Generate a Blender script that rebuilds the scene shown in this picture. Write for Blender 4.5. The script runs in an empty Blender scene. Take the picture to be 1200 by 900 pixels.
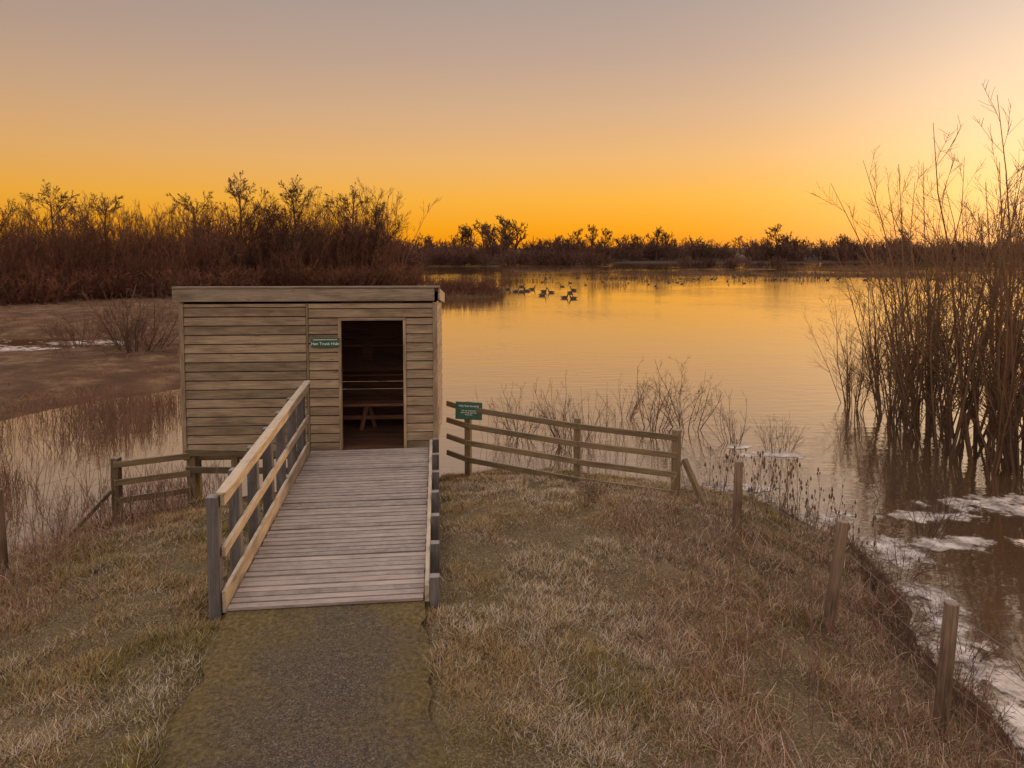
import bpy, math, random
import numpy as np
from mathutils import Vector, Matrix
random.seed(5)
rng = np.random.default_rng(11)
scene = bpy.context.scene
scene.view_settings.view_transform = 'Standard'
scene.view_settings.look = 'None'
scene.view_settings.exposure = 0
COL = scene.collection

def lin(r, g, b):
    f = lambda c: (c/255/12.92) if c/255 <= .04045 else ((c/255+.055)/1.055)**2.4
    return (f(r), f(g), f(b), 1)

# ------------------------------------------------------------ noise
_tab = np.random.default_rng(3).random((256, 256))
def vnoise(x, y, s=1.0):
    x = np.asarray(x)/s+1000.0; y = np.asarray(y)/s+1000.0
    xi = np.floor(x).astype(int); yi = np.floor(y).astype(int)
    fx = x-xi; fy = y-yi
    fx = fx*fx*(3-2*fx); fy = fy*fy*(3-2*fy)
    a = _tab[xi % 256, yi % 256]; b = _tab[(xi+1) % 256, yi % 256]
    c = _tab[xi % 256, (yi+1) % 256]; d = _tab[(xi+1) % 256, (yi+1) % 256]
    return (a*(1-fx)+b*fx)*(1-fy)+(c*(1-fx)+d*fx)*fy
def fbm(x, y, s, o=4):
    t = 0; a = .5
    for i in range(o):
        t = t+a*vnoise(x+i*17.3, y-i*9.1, s/2**i); a *= .5
    return t

# ------------------------------------------------------------ terrain
PA = np.array([(-3.5,12.2),(-1.5,13.2),(0,13.5),(1.5,13.3),(3.2,12.6),(4.4,11.6),(5.1,10.2),(4.95,8.7),(4.5,7.6),(4.6,6.6),(4.5,5.9),
      (4.8,0),(5,-20),(200,-60),(400,-900),(-400,-900),(-200,-30),(-14,0),(-9.5,5),(-8,8.2),(-7.3,9.8),(-6.4,10.9),(-5.4,11.6)], float)
PB = np.array([(-3500,-20),(-200,6),(-30,14),(-13.6,18.3),(-10.9,22.5),(-9.5,27),(-9,36),(-10,60),(-12,82),(-19,100),(-26,150),(-40,200),(-20,222),
      (60,215),(120,225),(300,215),(900,210),(3500,100),(3500,3500),(-3500,3500)], float)
def ellipse(cx, cy, rx, ry):
    a = np.linspace(0, 2*np.pi, 20, endpoint=False)
    return np.stack([cx+rx*np.cos(a), cy+ry*np.sin(a)], 1)
PC = [ellipse(-4.6,66,3.6,4), ellipse(-2,178,29,4), ellipse(48,152,12,3), ellipse(30,122,10,1.6), ellipse(54,116,15,1.6), ellipse(8,140,9,1.6), ellipse(75,150,14,2)]
def sdist(x, y, P):
    d2 = np.full(x.shape, 1e18); ins = np.zeros(x.shape, bool)
    n = len(P)
    for i in range(n):
        ax, ay = P[i]; bx, by = P[(i+1) % n]
        ex, ey = bx-ax, by-ay
        t = np.clip(((x-ax)*ex+(y-ay)*ey)/(ex*ex+ey*ey), 0, 1)
        dd = (x-ax-t*ex)**2+(y-ay-t*ey)**2
        d2 = np.minimum(d2, dd)
        c = ((ay > y) != (by > y)) & (x < ex*(y-ay)/(ey if abs(ey) > 1e-9 else 1e-9)+ax)
        ins ^= c
    d = np.sqrt(d2)
    return np.where(ins, d, -d)
# path / ramp axis
R0 = np.array([-1.78, 6.47]); RD = np.array([-0.1065, .9943]); RN = np.array([.9943, .1065])
PW = .95
def path_mask(x, y):
    s = (x-R0[0])*RD[0]+(y-R0[1])*RD[1]
    o = (x-R0[0])*RN[0]+(y-R0[1])*RN[1]
    o = o-.06*np.clip(-s, 0, 5)
    m = np.clip((PW+.08-np.abs(o))/.16, 0, 1)
    return np.where(s < .3, m, 0.0)
def ramp_local(x, y):
    return (x-R0[0])*RD[0]+(y-R0[1])*RD[1], (x-R0[0])*RN[0]+(y-R0[1])*RN[1]
def height(x, y, rough=True):
    x = np.asarray(x, float); y = np.asarray(y, float)
    w = (fbm(x, y, 2.2, 4)-.47)
    w2 = (fbm(x+50, y, 9, 3)-.45)
    dA = sdist(x, y, PA)+w*.9
    dB = sdist(x, y, PB)+w*1.0+w2*3
    hA = np.where(dA > 0, 1.12*(1-np.exp(-dA/2.3)), -.5*(1-np.exp(dA/.8)))
    hA = hA+np.clip(dA/.25, 0, 1)*.04
    hB = np.where(dB > 0, .34*(1-np.exp(-dB/2.5)), -.5*(1-np.exp(dB/.8)))
    hB = hB+w2*.35*np.clip(dB/4, 0, 1)
    hB = hB-.75*np.exp(-(((x+27)/9.5)**2+((y-32)/3.2)**2)**2)
    hB = hB+np.clip((y-250)/200, 0, 1)*4.5*(1+.35*(fbm(x, y, 120, 3)-.5))
    h = np.maximum(hA, hB)
    for P in PC:
        dC = sdist(x, y, P)+w2*2
        h = np.maximum(h, np.where(dC > 0, .25*(1-np.exp(-dC/1.)), -.5*(1-np.exp(dC/.8))))
    s_, o_ = ramp_local(x, y)
    lv = np.clip((s_+2.2)/1.6, 0, 1)*np.clip((2.2-np.abs(o_))/1.0, 0, 1)*np.clip((1.2-s_)/1.0, 0, 1)
    h = h*(1-lv)+1.02*lv
    if rough:
        near = np.clip(1-np.hypot(x, y-8)/40, 0, 1)
        land = np.clip(h/.3, 0, 1)
        pm = path_mask(x, y)
        h = h+land*near*((vnoise(x, y, .55)-.5)*.10+(vnoise(x, y, .3)-.5)*.06+(vnoise(x, y, .15)-.5)*.035)*(1-pm)*(1-.6*lv)-.07*pm
    inr = (s_ > -.15) & (s_ < 4.6) & (np.abs(o_) < 1.2)
    h = np.where(inr, np.minimum(h, .98), h)
    return h

# ------------------------------------------------------------ mesh helpers
def np_mesh(name, V, F, mat, col=None, smooth=False, parent=None, link=True):
    me = bpy.data.meshes.new(name)
    V = np.asarray(V, np.float32); F = np.asarray(F, np.int32)
    me.vertices.add(len(V)); me.vertices.foreach_set('co', V.ravel())
    me.loops.add(F.size); me.loops.foreach_set('vertex_index', F.ravel())
    me.polygons.add(len(F)); me.polygons.foreach_set('loop_start', np.arange(0, F.size, F.shape[1], dtype=np.int32))
    me.update(calc_edges=True)
    if col is not None:
        c = np.ones((len(V), 4), np.float32); c[:, :3] = col
        at = me.attributes.new('tint', 'FLOAT_COLOR', 'POINT'); at.data.foreach_set('color', c.ravel())
    if smooth: me.polygons.foreach_set('use_smooth', np.ones(len(F), bool))
    if mat: me.materials.append(mat)
    if not link: return me
    ob = bpy.data.objects.new(name, me); COL.objects.link(ob)
    if parent: ob.parent = parent
    return ob
def empty(name, loc=(0, 0, 0), rot=(0, 0, 0)):
    e = bpy.data.objects.new(name, None); e.location = loc; e.rotation_euler = rot; e.empty_display_size = .2
    COL.objects.link(e); return e

class MB:
    def __init__(s): s.v = []; s.f = []; s.uv = []; s.t = []
    def box(s, c, size, R=None, tone=None, taper=0):
        sx, sy, sz = [a/2 for a in size]
        tone = random.uniform(.8, 1.15) if tone is None else tone*random.uniform(.93, 1.07)
        co = [(-sx,-sy,-sz),(sx,-sy,-sz),(sx,sy,-sz),(-sx,sy,-sz),(-sx,-sy,sz),(sx,-sy,sz),(sx,sy,sz),(-sx,sy,sz)]
        fs = [(0,3,2,1),(4,5,6,7),(0,1,5,4),(1,2,6,5),(2,3,7,6),(3,0,4,7)]
        L = max(range(3), key=lambda i: size[i]); o = [i for i in range(3) if i != L]
        b = len(s.v); ou, ov = random.uniform(0, 50), random.uniform(0, 50)
        for p in co:
            q = Vector(p)
            if R is not None: q = R @ q
            s.v.append(tuple(q+Vector(c))); s.t.append(tone)
        for f in fs:
            s.f.append(tuple(b+i for i in f))
            for i in f:
                p = co[i]; s.uv.append((p[L]+ou, p[o[0]]+p[o[1]]*1.3+ov))
    def beam(s, a, b, w, h, tone=None, up=(0, 0, 1)):
        a = Vector(a); b = Vector(b); d = b-a; x = d.normalized()
        y = Vector(up).cross(x)
        if y.length < 1e-4: y = Vector((0, 1, 0))
        y.normalize(); z = x.cross(y)
        R = Matrix((x, y, z)).transposed()
        s.box((a+b)/2, (d.length, w, h), R, tone)
    def make(s, name, mat, parent=None, bevel=.006):
        me = bpy.data.meshes.new(name); me.from_pydata(s.v, [], s.f)
        uv = me.uv_layers.new(name='UVMap'); uv.data.foreach_set('uv', np.array(s.uv, np.float32).ravel())
        at = me.attributes.new('tone', 'FLOAT', 'POINT'); at.data.foreach_set('value', np.array(s.t, np.float32))
        me.materials.append(mat); me.update()
        ob = bpy.data.objects.new(name, me); COL.objects.link(ob)
        if bevel:
            m = ob.modifiers.new('bevel', 'BEVEL'); m.width = bevel; m.segments = 2; m.limit_method = 'ANGLE'
        if parent: ob.parent = parent
        return ob

def unit(v): return v/np.maximum(np.linalg.norm(v, axis=-1, keepdims=True), 1e-9)
def grow(r, S, D, L, r0, r1, K=5, curl=.1, up=.05):
    S = np.asarray(S, float); d = unit(np.asarray(D, float)); N = len(S)
    P = [S]; p = S
    for k in range(K-1):
        d = d+r.normal(0, curl, (N, 3)); d[:, 2] += up; d = unit(d)
        p = p+d*(np.asarray(L)/(K-1)).reshape(-1, 1); P.append(p)
    P = np.stack(P, 1)
    t = np.linspace(0, 1, K)[None, :]
    R = np.asarray(r0).reshape(-1, 1)*(1-t)+np.asarray(r1).reshape(-1, 1)*t
    return P, R
def sprout(r, P, R, n, t0, t1, ang, Lf, rf=.6, rmin=.003, curl=.1, up=.05, K=4):
    N, K0 = P.shape[:2]
    idx = np.repeat(np.arange(N), n); M = len(idx)
    t = r.uniform(t0, t1, M)*(K0-1); i = np.minimum(t.astype(int), K0-2); f = (t-i)[:, None]
    A = P[idx, i]; B = P[idx, i+1]; S = A*(1-f)+B*f; T = unit(B-A)
    pv = r.normal(size=(M, 3)); pv -= (pv*T).sum(1, keepdims=True)*T; pv = unit(pv)
    a = np.radians(r.normal(ang, ang*.25, M))[:, None]
    D = np.cos(a)*T+np.sin(a)*pv
    Lp = np.linalg.norm(np.diff(P, axis=1), axis=2).sum(1)[idx]
    L = Lp*Lf*(1.15-.75*t/(K0-1))*r.uniform(.55, 1.25, M)
    rr = np.maximum((R[idx, i]*(1-f[:, 0])+R[idx, i+1]*f[:, 0])*rf, rmin)
    return grow(r, S, D, L, rr, np.maximum(rr*.4, rmin*.7), K, curl, up)
def tubes(P, R, sides=3):
    N, K = P.shape[:2]
    T = np.gradient(P, axis=1); T = unit(T)
    m = unit(P[:, -1]-P[:, 0])
    ref = np.where(np.abs(m[:, 1:2]) < .8, np.array([[0, 1., 0]]), np.array([[1., 0, 0]]))[:, None, :]
    U = unit(np.cross(T, np.broadcast_to(ref, T.shape))); W = np.cross(T, U)
    a = np.linspace(0, 2*np.pi, sides, endpoint=False)
    V = P[:, :, None, :]+R[:, :, None, None]*(np.cos(a)[None, None, :, None]*U[:, :, None, :]+np.sin(a)[None, None, :, None]*W[:, :, None, :])
    V = V.reshape(-1, 3)
    n, k, s = np.meshgrid(np.arange(N), np.arange(K-1), np.arange(sides), indexing='ij')
    b = (n*K+k)*sides
    F = np.stack([b+s, b+(s+1) % sides, b+sides+(s+1) % sides, b+sides+s], -1).reshape(-1, 4)
    return V, F
def ribbons(P, Wd, side):
    Nn, K = P.shape[:2]
    A = P-side[:, None, :]*Wd[:, :, None]; B = P+side[:, None, :]*Wd[:, :, None]
    V = np.stack([A, B], 2).reshape(-1, 3)
    nn, k = np.meshgrid(np.arange(Nn), np.arange(K-1), indexing='ij'); b = (nn*K+k)*2
    F = np.stack([b, b+1, b+3, b+2], -1).reshape(-1, 4)
    return V, F
def strips(r, P, R):
    m = unit(P[:, -1]-P[:, 0]); v = r.normal(size=m.shape); s = unit(np.cross(m, v))
    return ribbons(P, R*1.25, s)
def merge(parts):
    Vs, Fs = [], []; o = 0
    for V, F in parts:
        Vs.append(V); Fs.append(F+o); o += len(V)
    return np.concatenate(Vs), np.concatenate(Fs)
def scatter(name, items, mat, seed=1):
    """items: (V,F,(x,y,z),scale,rz) -> one merged mesh with a tint per plant"""
    r = np.random.default_rng(seed); Vs, Fs, Cs = [], [], []; o = 0
    for V, F, loc, s, rz in items:
        c, sn = math.cos(rz), math.sin(rz)
        W = np.stack([V[:, 0]*c-V[:, 1]*sn, V[:, 0]*sn+V[:, 1]*c, V[:, 2]], 1)*s+np.array(loc)
        t = r.uniform(.6, 1.35); tint = np.array([t, t*r.uniform(.9, 1.02), t*r.uniform(.85, 1.05)])
        Vs.append(W); Fs.append(F+o); Cs.append(np.tile(tint, (len(V), 1))); o += len(V)
    return np_mesh(name, np.concatenate(Vs), np.concatenate(Fs), mat, col=np.concatenate(Cs))

# ------------------------------------------------------------ materials
def newmat(name):
    m = bpy.data.materials.new(name); m.use_nodes = True
    nt = m.node_tree; b = nt.nodes['Principled BSDF']; return m, nt, b
def N(nt, t, **kw):
    n = nt.nodes.new(t)
    for k, v in kw.items(): setattr(n, k, v)
    return n
def noise(nt, vec, scale, detail=5, rough=.6):
    n = N(nt, 'ShaderNodeTexNoise'); n.inputs['Scale'].default_value = scale
    n.inputs['Detail'].default_value = detail; n.inputs['Roughness'].default_value = rough
    if vec: nt.links.new(vec, n.inputs['Vector'])
    return n.outputs['Fac']
def ramp(nt, fac, stops, interp='LINEAR'):
    n = N(nt, 'ShaderNodeValToRGB'); cr = n.color_ramp; cr.interpolation = interp
    while len(cr.elements) < len(stops): cr.elements.new(.5)
    for e, (p, c) in zip(cr.elements, stops):
        e.position = p; e.color = c if len(c) == 4 else (*c, 1)
    nt.links.new(fac, n.inputs[0]); return n.outputs[0]
def mixc(nt, f, a, b, blend='MIX'):
    n = N(nt, 'ShaderNodeMix', data_type='RGBA', blend_type=blend)
    for s, v in ((n.inputs[0], f), (n.inputs[6], a), (n.inputs[7], b)):
        if isinstance(v, (int, float)): s.default_value = v
        elif isinstance(v, tuple): s.default_value = v
        else: nt.links.new(v, s)
    return n.outputs[2]
def mth(nt, op, a, b=None, clamp=False):
    n = N(nt, 'ShaderNodeMath', operation=op); n.use_clamp = clamp
    for s, v in zip(n.inputs, (a, b)):
        if v is None: continue
        if isinstance(v, (int, float)): s.default_value = v
        else: nt.links.new(v, s)
    return n.outputs[0]
def bump(nt, b, h, strength, dist):
    n = N(nt, 'ShaderNodeBump'); n.inputs['Strength'].default_value = strength; n.inputs['Distance'].default_value = dist
    nt.links.new(h, n.inputs['Height']); nt.links.new(n.outputs[0], b.inputs['Normal'])

def wood(name, dark, light, frost=0.3, frostcol=(.55, .52, .50, 1)):
    m, nt, b = newmat(name)
    uv = N(nt, 'ShaderNodeUVMap'); mp = N(nt, 'ShaderNodeMapping'); mp.inputs['Scale'].default_value = (1.2, 22, 1)
    nt.links.new(uv.outputs[0], mp.inputs[0])
    g = noise(nt, mp.outputs[0], 2.2, 8, .68)
    mp2 = N(nt, 'ShaderNodeMapping'); mp2.inputs['Scale'].default_value = (.8, 2.5, 1); nt.links.new(uv.outputs[0], mp2.inputs[0])
    st = noise(nt, mp2.outputs[0], 2.0, 4, .6)
    c = ramp(nt, g, [(.3, dark), (.66, light)])
    blot = ramp(nt, st, [(.3, (.5, .47, .45)), (.55, (1, 1, 1)), (.75, (1.12, 1.08, 1.0))])
    c = mixc(nt, .85, c, blot, 'MULTIPLY')
    at = N(nt, 'ShaderNodeAttribute'); at.attribute_name = 'tone'
    c = mixc(nt, 1.0, c, at.outputs['Fac'], 'MULTIPLY')
    vo = N(nt, 'ShaderNodeTexVoronoi'); mp3 = N(nt, 'ShaderNodeMapping'); mp3.inputs['Scale'].default_value = (2.0, 7, 1)
    nt.links.new(uv.outputs[0], mp3.inputs[0]); nt.links.new(mp3.outputs[0], vo.inputs['Vector']); vo.inputs['Scale'].default_value = 1.0
    kn = ramp(nt, vo.outputs['Distance'], [(.04, (1, 1, 1)), (.13, (0, 0, 0))])
    c = mixc(nt, mth(nt, 'MULTIPLY', kn, .55), c, (dark[0]*.5, dark[1]*.45, dark[2]*.4, 1))
    geo = N(nt, 'ShaderNodeNewGeometry'); sp = N(nt, 'ShaderNodeSeparateXYZ'); nt.links.new(geo.outputs['Normal'], sp.inputs[0])
    tc = N(nt, 'ShaderNodeTexCoord')
    fn = noise(nt, tc.outputs['Object'], 9, 5, .7)
    up = ramp(nt, sp.outputs['Z'], [(.55, (0, 0, 0)), (.95, (1, 1, 1))])
    fz = mth(nt, 'MULTIPLY', up, mth(nt, 'MULTIPLY', ramp(nt, fn, [(.3, (.25,)*3), (.65, (1,)*3)]), frost))
    c = mixc(nt, fz, c, frostcol)
    nt.links.new(c, b.inputs['Base Color']); b.inputs['Roughness'].default_value = .82
    b.inputs['Specular IOR Level'].default_value = .25
    bump(nt, b, mth(nt, 'ADD', g, mth(nt, 'MULTIPLY', kn, -.3)), .6, .008)
    return m
M_hut = wood('hut_cladding_wood', (.145, .105, .067, 1), (.38, .29, .19, 1), .5)
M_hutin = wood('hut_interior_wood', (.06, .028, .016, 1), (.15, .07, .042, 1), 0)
M_fascia = wood('fascia_wood', (.15, .11, .075, 1), (.36, .29, .215, 1), .5)
M_deck = wood('deck_wood', (.19, .145, .125, 1), (.44, .37, .33, 1), .5, (.52, .47, .46, 1))
M_rail = wood('rail_wood', (.26, .2, .13, 1), (.56, .46, .33, 1), .55, (.62, .57, .52, 1))
M_post = wood('post_wood', (.06, .055, .055, 1), (.17, .155, .15, 1), .7, (.42, .39, .38, 1))
M_fence = wood('fence_wood', (.09, .065, .035, 1), (.24, .175, .095, 1), .55, (.4, .36, .32, 1))
M_round = wood('round_post_wood', (.09, .058, .038, 1), (.26, .18, .12, 1), .4)

def attrmat(name, rough=.9):
    m, nt, b = newmat(name)
    at = N(nt, 'ShaderNodeAttribute'); at.attribute_name = 'tint'
    nt.links.new(at.outputs['Color'], b.inputs['Base Color']); b.inputs['Roughness'].default_value = rough
    b.inputs['Specular IOR Level'].default_value = .15
    return m
M_grass = attrmat('dead_grass')
M_bird = attrmat('bird_plumage', .7)
def twigmat(name, a, bcol, hi=None, h=8.0, attr=False):
    m, nt, b = newmat(name)
    tc = N(nt, 'ShaderNodeTexCoord')
    n = noise(nt, tc.outputs['Object'], 1.3, 4)
    c = ramp(nt, n, [(.35, a), (.65, bcol)])
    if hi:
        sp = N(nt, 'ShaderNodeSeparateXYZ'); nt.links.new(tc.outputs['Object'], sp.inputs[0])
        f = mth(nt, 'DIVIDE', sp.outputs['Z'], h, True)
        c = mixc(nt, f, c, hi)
    if attr:
        at = N(nt, 'ShaderNodeAttribute'); at.attribute_name = 'tint'; r = at.outputs['Color']
    else:
        oi = N(nt, 'ShaderNodeObjectInfo'); r = ramp(nt, oi.outputs['Random'], [(0, (.7, .72, .75)), (.5, (1, .95, .92)), (1, (1.3, 1.12, 1.0))])
    c = mixc(nt, 1.0, c, r, 'MULTIPLY')
    nt.links.new(c, b.inputs['Base Color']); b.inputs['Roughness'].default_value = .85
    b.inputs['Specular IOR Level'].default_value = .2
    return m
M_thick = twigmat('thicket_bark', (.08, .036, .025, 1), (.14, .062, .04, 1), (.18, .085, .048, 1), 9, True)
M_tree = twigmat('tree_bark', (.07, .04, .028, 1), (.13, .07, .045, 1))
M_far = twigmat('distant_tree_bark', (.07, .038, .03, 1), (.13, .068, .048, 1), None, 8, True)
M_willow = twigmat('willow_bark', (.05, .034, .024, 1), (.10, .062, .04, 1), (.20, .115, .06, 1), 6)
M_shrub = twigmat('shrub_bark', (.07, .045, .035, 1), (.15, .09, .065, 1))
M_reed = attrmat('reed_stems')

# ground
M_ground, nt, b = newmat('ground_soil_grass')
tc = N(nt, 'ShaderNodeTexCoord'); O = tc.outputs['Object']
n1 = noise(nt, O, .9, 8, .65); n2 = noise(nt, O, 6, 6, .7); n3 = noise(nt, O, 60, 5, .75)
c = ramp(nt, n1, [(.36, (.12, .082, .045)), (.5, (.14, .108, .046)), (.64, (.20, .15, .085))])
c = mixc(nt, ramp(nt, n2, [(.42, (0,)*3), (.62, (.6,)*3)]), c, (.09, .056, .034, 1))
c = mixc(nt, ramp(nt, n3, [(.48, (0,)*3), (.62, (.75,)*3)]), c, (.40, .33, .23, 1))
sp = N(nt, 'ShaderNodeSeparateXYZ'); nt.links.new(O, sp.inputs[0])
wet = mth(nt, 'ADD', mth(nt, 'MULTIPLY', sp.outputs['Z'], 2.4), mth(nt, 'MULTIPLY', n2, .5))
mud = ramp(nt, n2, [(.35, (.055, .03, .02)), (.65, (.14, .08, .048))])
c = mixc(nt, ramp(nt, wet, [(.55, (1,)*3), (1.0, (0,)*3)]), c, mud)
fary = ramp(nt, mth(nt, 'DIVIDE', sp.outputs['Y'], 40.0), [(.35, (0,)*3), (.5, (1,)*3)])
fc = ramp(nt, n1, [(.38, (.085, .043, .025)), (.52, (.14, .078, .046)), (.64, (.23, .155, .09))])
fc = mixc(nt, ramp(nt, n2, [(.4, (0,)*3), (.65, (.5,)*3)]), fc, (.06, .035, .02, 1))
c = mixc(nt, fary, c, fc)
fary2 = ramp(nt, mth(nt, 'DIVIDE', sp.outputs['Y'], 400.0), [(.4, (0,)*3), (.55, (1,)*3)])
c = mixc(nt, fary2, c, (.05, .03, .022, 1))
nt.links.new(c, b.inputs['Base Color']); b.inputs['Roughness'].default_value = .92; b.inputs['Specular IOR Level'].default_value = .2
bump(nt, b, mth(nt, 'ADD', n2, mth(nt, 'MULTIPLY', n3, .8)), .9, .035)

M_path, nt, b = newmat('path_gravel_moss')
tc = N(nt, 'ShaderNodeTexCoord'); O = tc.outputs['Object']
n1 = noise(nt, O, 1.6, 7, .7); n2 = noise(nt, O, 11, 6, .75); n3 = noise(nt, O, 75, 4, .75); n4 = noise(nt, O, 26, 5, .7)
c = ramp(nt, n3, [(.32, (.05, .039, .03)), (.52, (.15, .12, .092)), (.66, (.38, .32, .26))])
c = mixc(nt, .6, c, ramp(nt, n4, [(.35, (.4,)*3), (.65, (1.35,)*3)]), 'MULTIPLY')
at = N(nt, 'ShaderNodeAttribute'); at.attribute_name = 'tint'
ms = mth(nt, 'ADD', mth(nt, 'MULTIPLY', at.outputs['Fac'], .34), mth(nt, 'ADD', mth(nt, 'MULTIPLY', n1, .8), mth(nt, 'MULTIPLY', n2, .5)))
moss = ramp(nt, n4, [(.32, (.09, .062, .02)), (.52, (.215, .16, .055)), (.68, (.34, .26, .11))])
c = mixc(nt, ramp(nt, ms, [(.70, (0,)*3), (.98, (.8,)*3)]), c, moss)
nt.links.new(c, b.inputs['Base Color']); b.inputs['Roughness'].default_value = .9; b.inputs['Specular IOR Level'].default_value = .25
bump(nt, b, mth(nt, 'ADD', n3, mth(nt, 'ADD', n2, n4)), 1.0, .025)

# water : silty body under a thin film of skim ice, strongly mirror-like
M_water, nt, b = newmat('lake_water')
tc = N(nt, 'ShaderNodeTexCoord'); O = tc.outputs['Object']
mp = N(nt, 'ShaderNodeMapping'); mp.inputs['Scale'].default_value = (.5, 1.5, 1); mp.inputs['Rotation'].default_value = (0, 0, .25); nt.links.new(O, mp.inputs[0])
w1 = noise(nt, mp.outputs[0], 2.2, 3, .5); w2 = noise(nt, mp.outputs[0], .35, 2, .5); w3 = noise(nt, O, .06, 3, .5)
amp = ramp(nt, w3, [(.38, (.2,)*3), (.62, (1.5,)*3)])
hgt = mth(nt, 'ADD', mth(nt, 'MULTIPLY', w1, amp), mth(nt, 'MULTIPLY', w2, .8))
nt.nodes.remove(b)
bp = N(nt, 'ShaderNodeBump'); bp.inputs['Strength'].default_value = .30; bp.inputs['Distance'].default_value = .035; nt.links.new(hgt, bp.inputs['Height'])
df = N(nt, 'ShaderNodeBsdfDiffuse'); df.inputs['Color'].default_value = (.11, .07, .04, 1)
gs = N(nt, 'ShaderNodeBsdfGlossy'); gs.inputs['Color'].default_value = (1.0, .93, .80, 1); gs.inputs['Roughness'].default_value = .05
fr = N(nt, 'ShaderNodeFresnel'); fr.inputs['IOR'].default_value = 2.6
for n_ in (gs, fr): nt.links.new(bp.outputs[0], n_.inputs['Normal'])
mx = N(nt, 'ShaderNodeMixShader')
nt.links.new(mth(nt, 'ADD', mth(nt, 'MULTIPLY', fr.outputs[0], .58), .42), mx.inputs[0])
nt.links.new(df.outputs[0], mx.inputs[1]); nt.links.new(gs.outputs[0], mx.inputs[2])
nt.links.new(mx.outputs[0], nt.nodes['Material Output'].inputs['Surface'])

M_ice, nt, b = newmat('ice')
tc = N(nt, 'ShaderNodeTexCoord'); n = noise(nt, tc.outputs['Object'], 3.0, 8, .7); nn = noise(nt, tc.outputs['Object'], 1.7, 9, .7)
nt.links.new(ramp(nt, n, [(.35, (.25, .22, .21)), (.5, (.48, .43, .41)), (.62, (.74, .68, .66))]), b.inputs['Base Color'])
nt.links.new(ramp(nt, n, [(.4, (.12,)*3), (.6, (.6,)*3)]), b.inputs['Roughness'])
at = N(nt, 'ShaderNodeAttribute'); at.attribute_name = 'tint'
al = ramp(nt, mth(nt, 'ADD', at.outputs['Fac'], mth(nt, 'MULTIPLY', mth(nt, 'SUBTRACT', nn, .5), 4.0)), [(.36, (0,)*3), (.72, (1,)*3)])
nt.links.new(al, b.inputs['Alpha'])
bump(nt, b, n, .4, .01)

def flat(name, c, rough=.6):
    m, nt, b = newmat(name)
    tc = N(nt, 'ShaderNodeTexCoord'); n = noise(nt, tc.outputs['Object'], 18, 4)
    cc = ramp(nt, n, [(.3, tuple(x*.75 for x in c)), (.7, tuple(min(1, x*1.15) for x in c))])
    nt.links.new(cc, b.inputs['Base Color']); b.inputs['Roughness'].default_value = rough; return m
M_green = flat('sign_green_paint', (.012, .075, .04), .4)
M_white = flat('sign_white_paint', (.75, .75, .72), .5)
M_felt = flat('roof_felt', (.06, .055, .05), .95)
M_wire = flat('galvanised_wire', (.22, .2, .18), .5)

# ------------------------------------------------------------ ground sheet
n = 560; a_ = 3.0; bb = math.asinh(3300/a_)
s = np.linspace(-1, 1, n); g = a_*np.sinh(bb*s)
X, Y = np.meshgrid(g-.5, g+8, indexing='xy')
Z = height(X, Y)
V = np.stack([X, Y, Z], -1).reshape(-1, 3)
i, j = np.meshgrid(np.arange(n-1), np.arange(n-1), indexing='xy'); b0 = (j*n+i).ravel()
F = np.stack([b0, b0+1, b0+n+1, b0+n], 1)
np_mesh('ground', V, F, M_ground, smooth=True)
V = np.array([(-3400, -3400, 0), (3400, -3400, 0), (3400, 3400, 0), (-3400, 3400, 0)])
np_mesh('water', V, np.array([[0, 1, 2, 3]]), M_water)
# path
ns, no = 300, 40
S, Oo = np.meshgrid(np.linspace(-25, .06, ns), np.linspace(-1, 1, no), indexing='ij')
edge = PW+.12*(vnoise(S*1.0, np.sign(Oo)*5, .5)-.5)+.08*(vnoise(S, np.sign(Oo)*9, .17)-.5)
edge = np.where(S > -.3, .93, edge)
off = Oo*edge+.06*np.clip(-S, 0, 5)
PX = R0[0]+RD[0]*S+RN[0]*off; PY = R0[1]+RD[1]*S+RN[1]*off
PZ = height(PX, PY, False)+.02-.03*np.abs(Oo)**8+.012*(vnoise(PX, PY, .4)-.5)
tt = np.clip((S+.5)/.3, 0, 1); PZ = PZ*(1-tt)+1.055*tt
V = np.stack([PX, PY, PZ], -1).reshape(-1, 3)
i, j = np.meshgrid(np.arange(ns-1), np.arange(no-1), indexing='ij'); b0 = (i*no+j).ravel()
F = np.stack([b0, b0+no, b0+no+1, b0+1], 1)
mossf = np.clip(.2+np.abs(Oo)**2*1.0-.35*np.clip(Oo, 0, 1)+.35*np.clip((S+1)/1., 0, 1), 0, 1).reshape(-1, 1)*np.ones((1, 3))
np_mesh('path', V, F, M_path, col=mossf, smooth=True)

# ------------------------------------------------------------ hut
HX, HY, HZ = -5.24, 10.88, 1.25
YAW = math.radians(3.6)
hut = empty('wooden_bird_hide', (HX, HY, HZ), (0, 0, YAW))
W_, D_, H_ = 4.02, 2.1, 2.40
clad = MB()
bh = .146
def cladrow(x0, x1, z0, z1, y, tonebase=1.0):
    z = z0
    while z < z1-.02:
        h = min(bh, z1-z)
        tilt = Matrix.Rotation(math.radians(-6+random.uniform(-.8, .8)), 3, 'X')
        clad.box(((x0+x1)/2, y+random.uniform(-.002, .002), z+h/2), (x1-x0, .026, h-.010-random.uniform(0, .004)), tilt, tonebase*random.uniform(.76, 1.18))
        z += bh
dx0, dx1, dh = 2.50, 3.50, 2.10
cladrow(.06, 1.955, -.02, H_-.02, -.012, .97)
cladrow(1.995, dx0-.035, -.02, dh+.04, -.010)
cladrow(dx1+.035, W_-.05, -.02, dh+.04, -.010, 1.05)
cladrow(1.995, W_-.05, dh+.045, H_-.02, -.010)
clad.make('front_cladding', M_hut, hut, .011)
side = MB(); z = -.02
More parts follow.
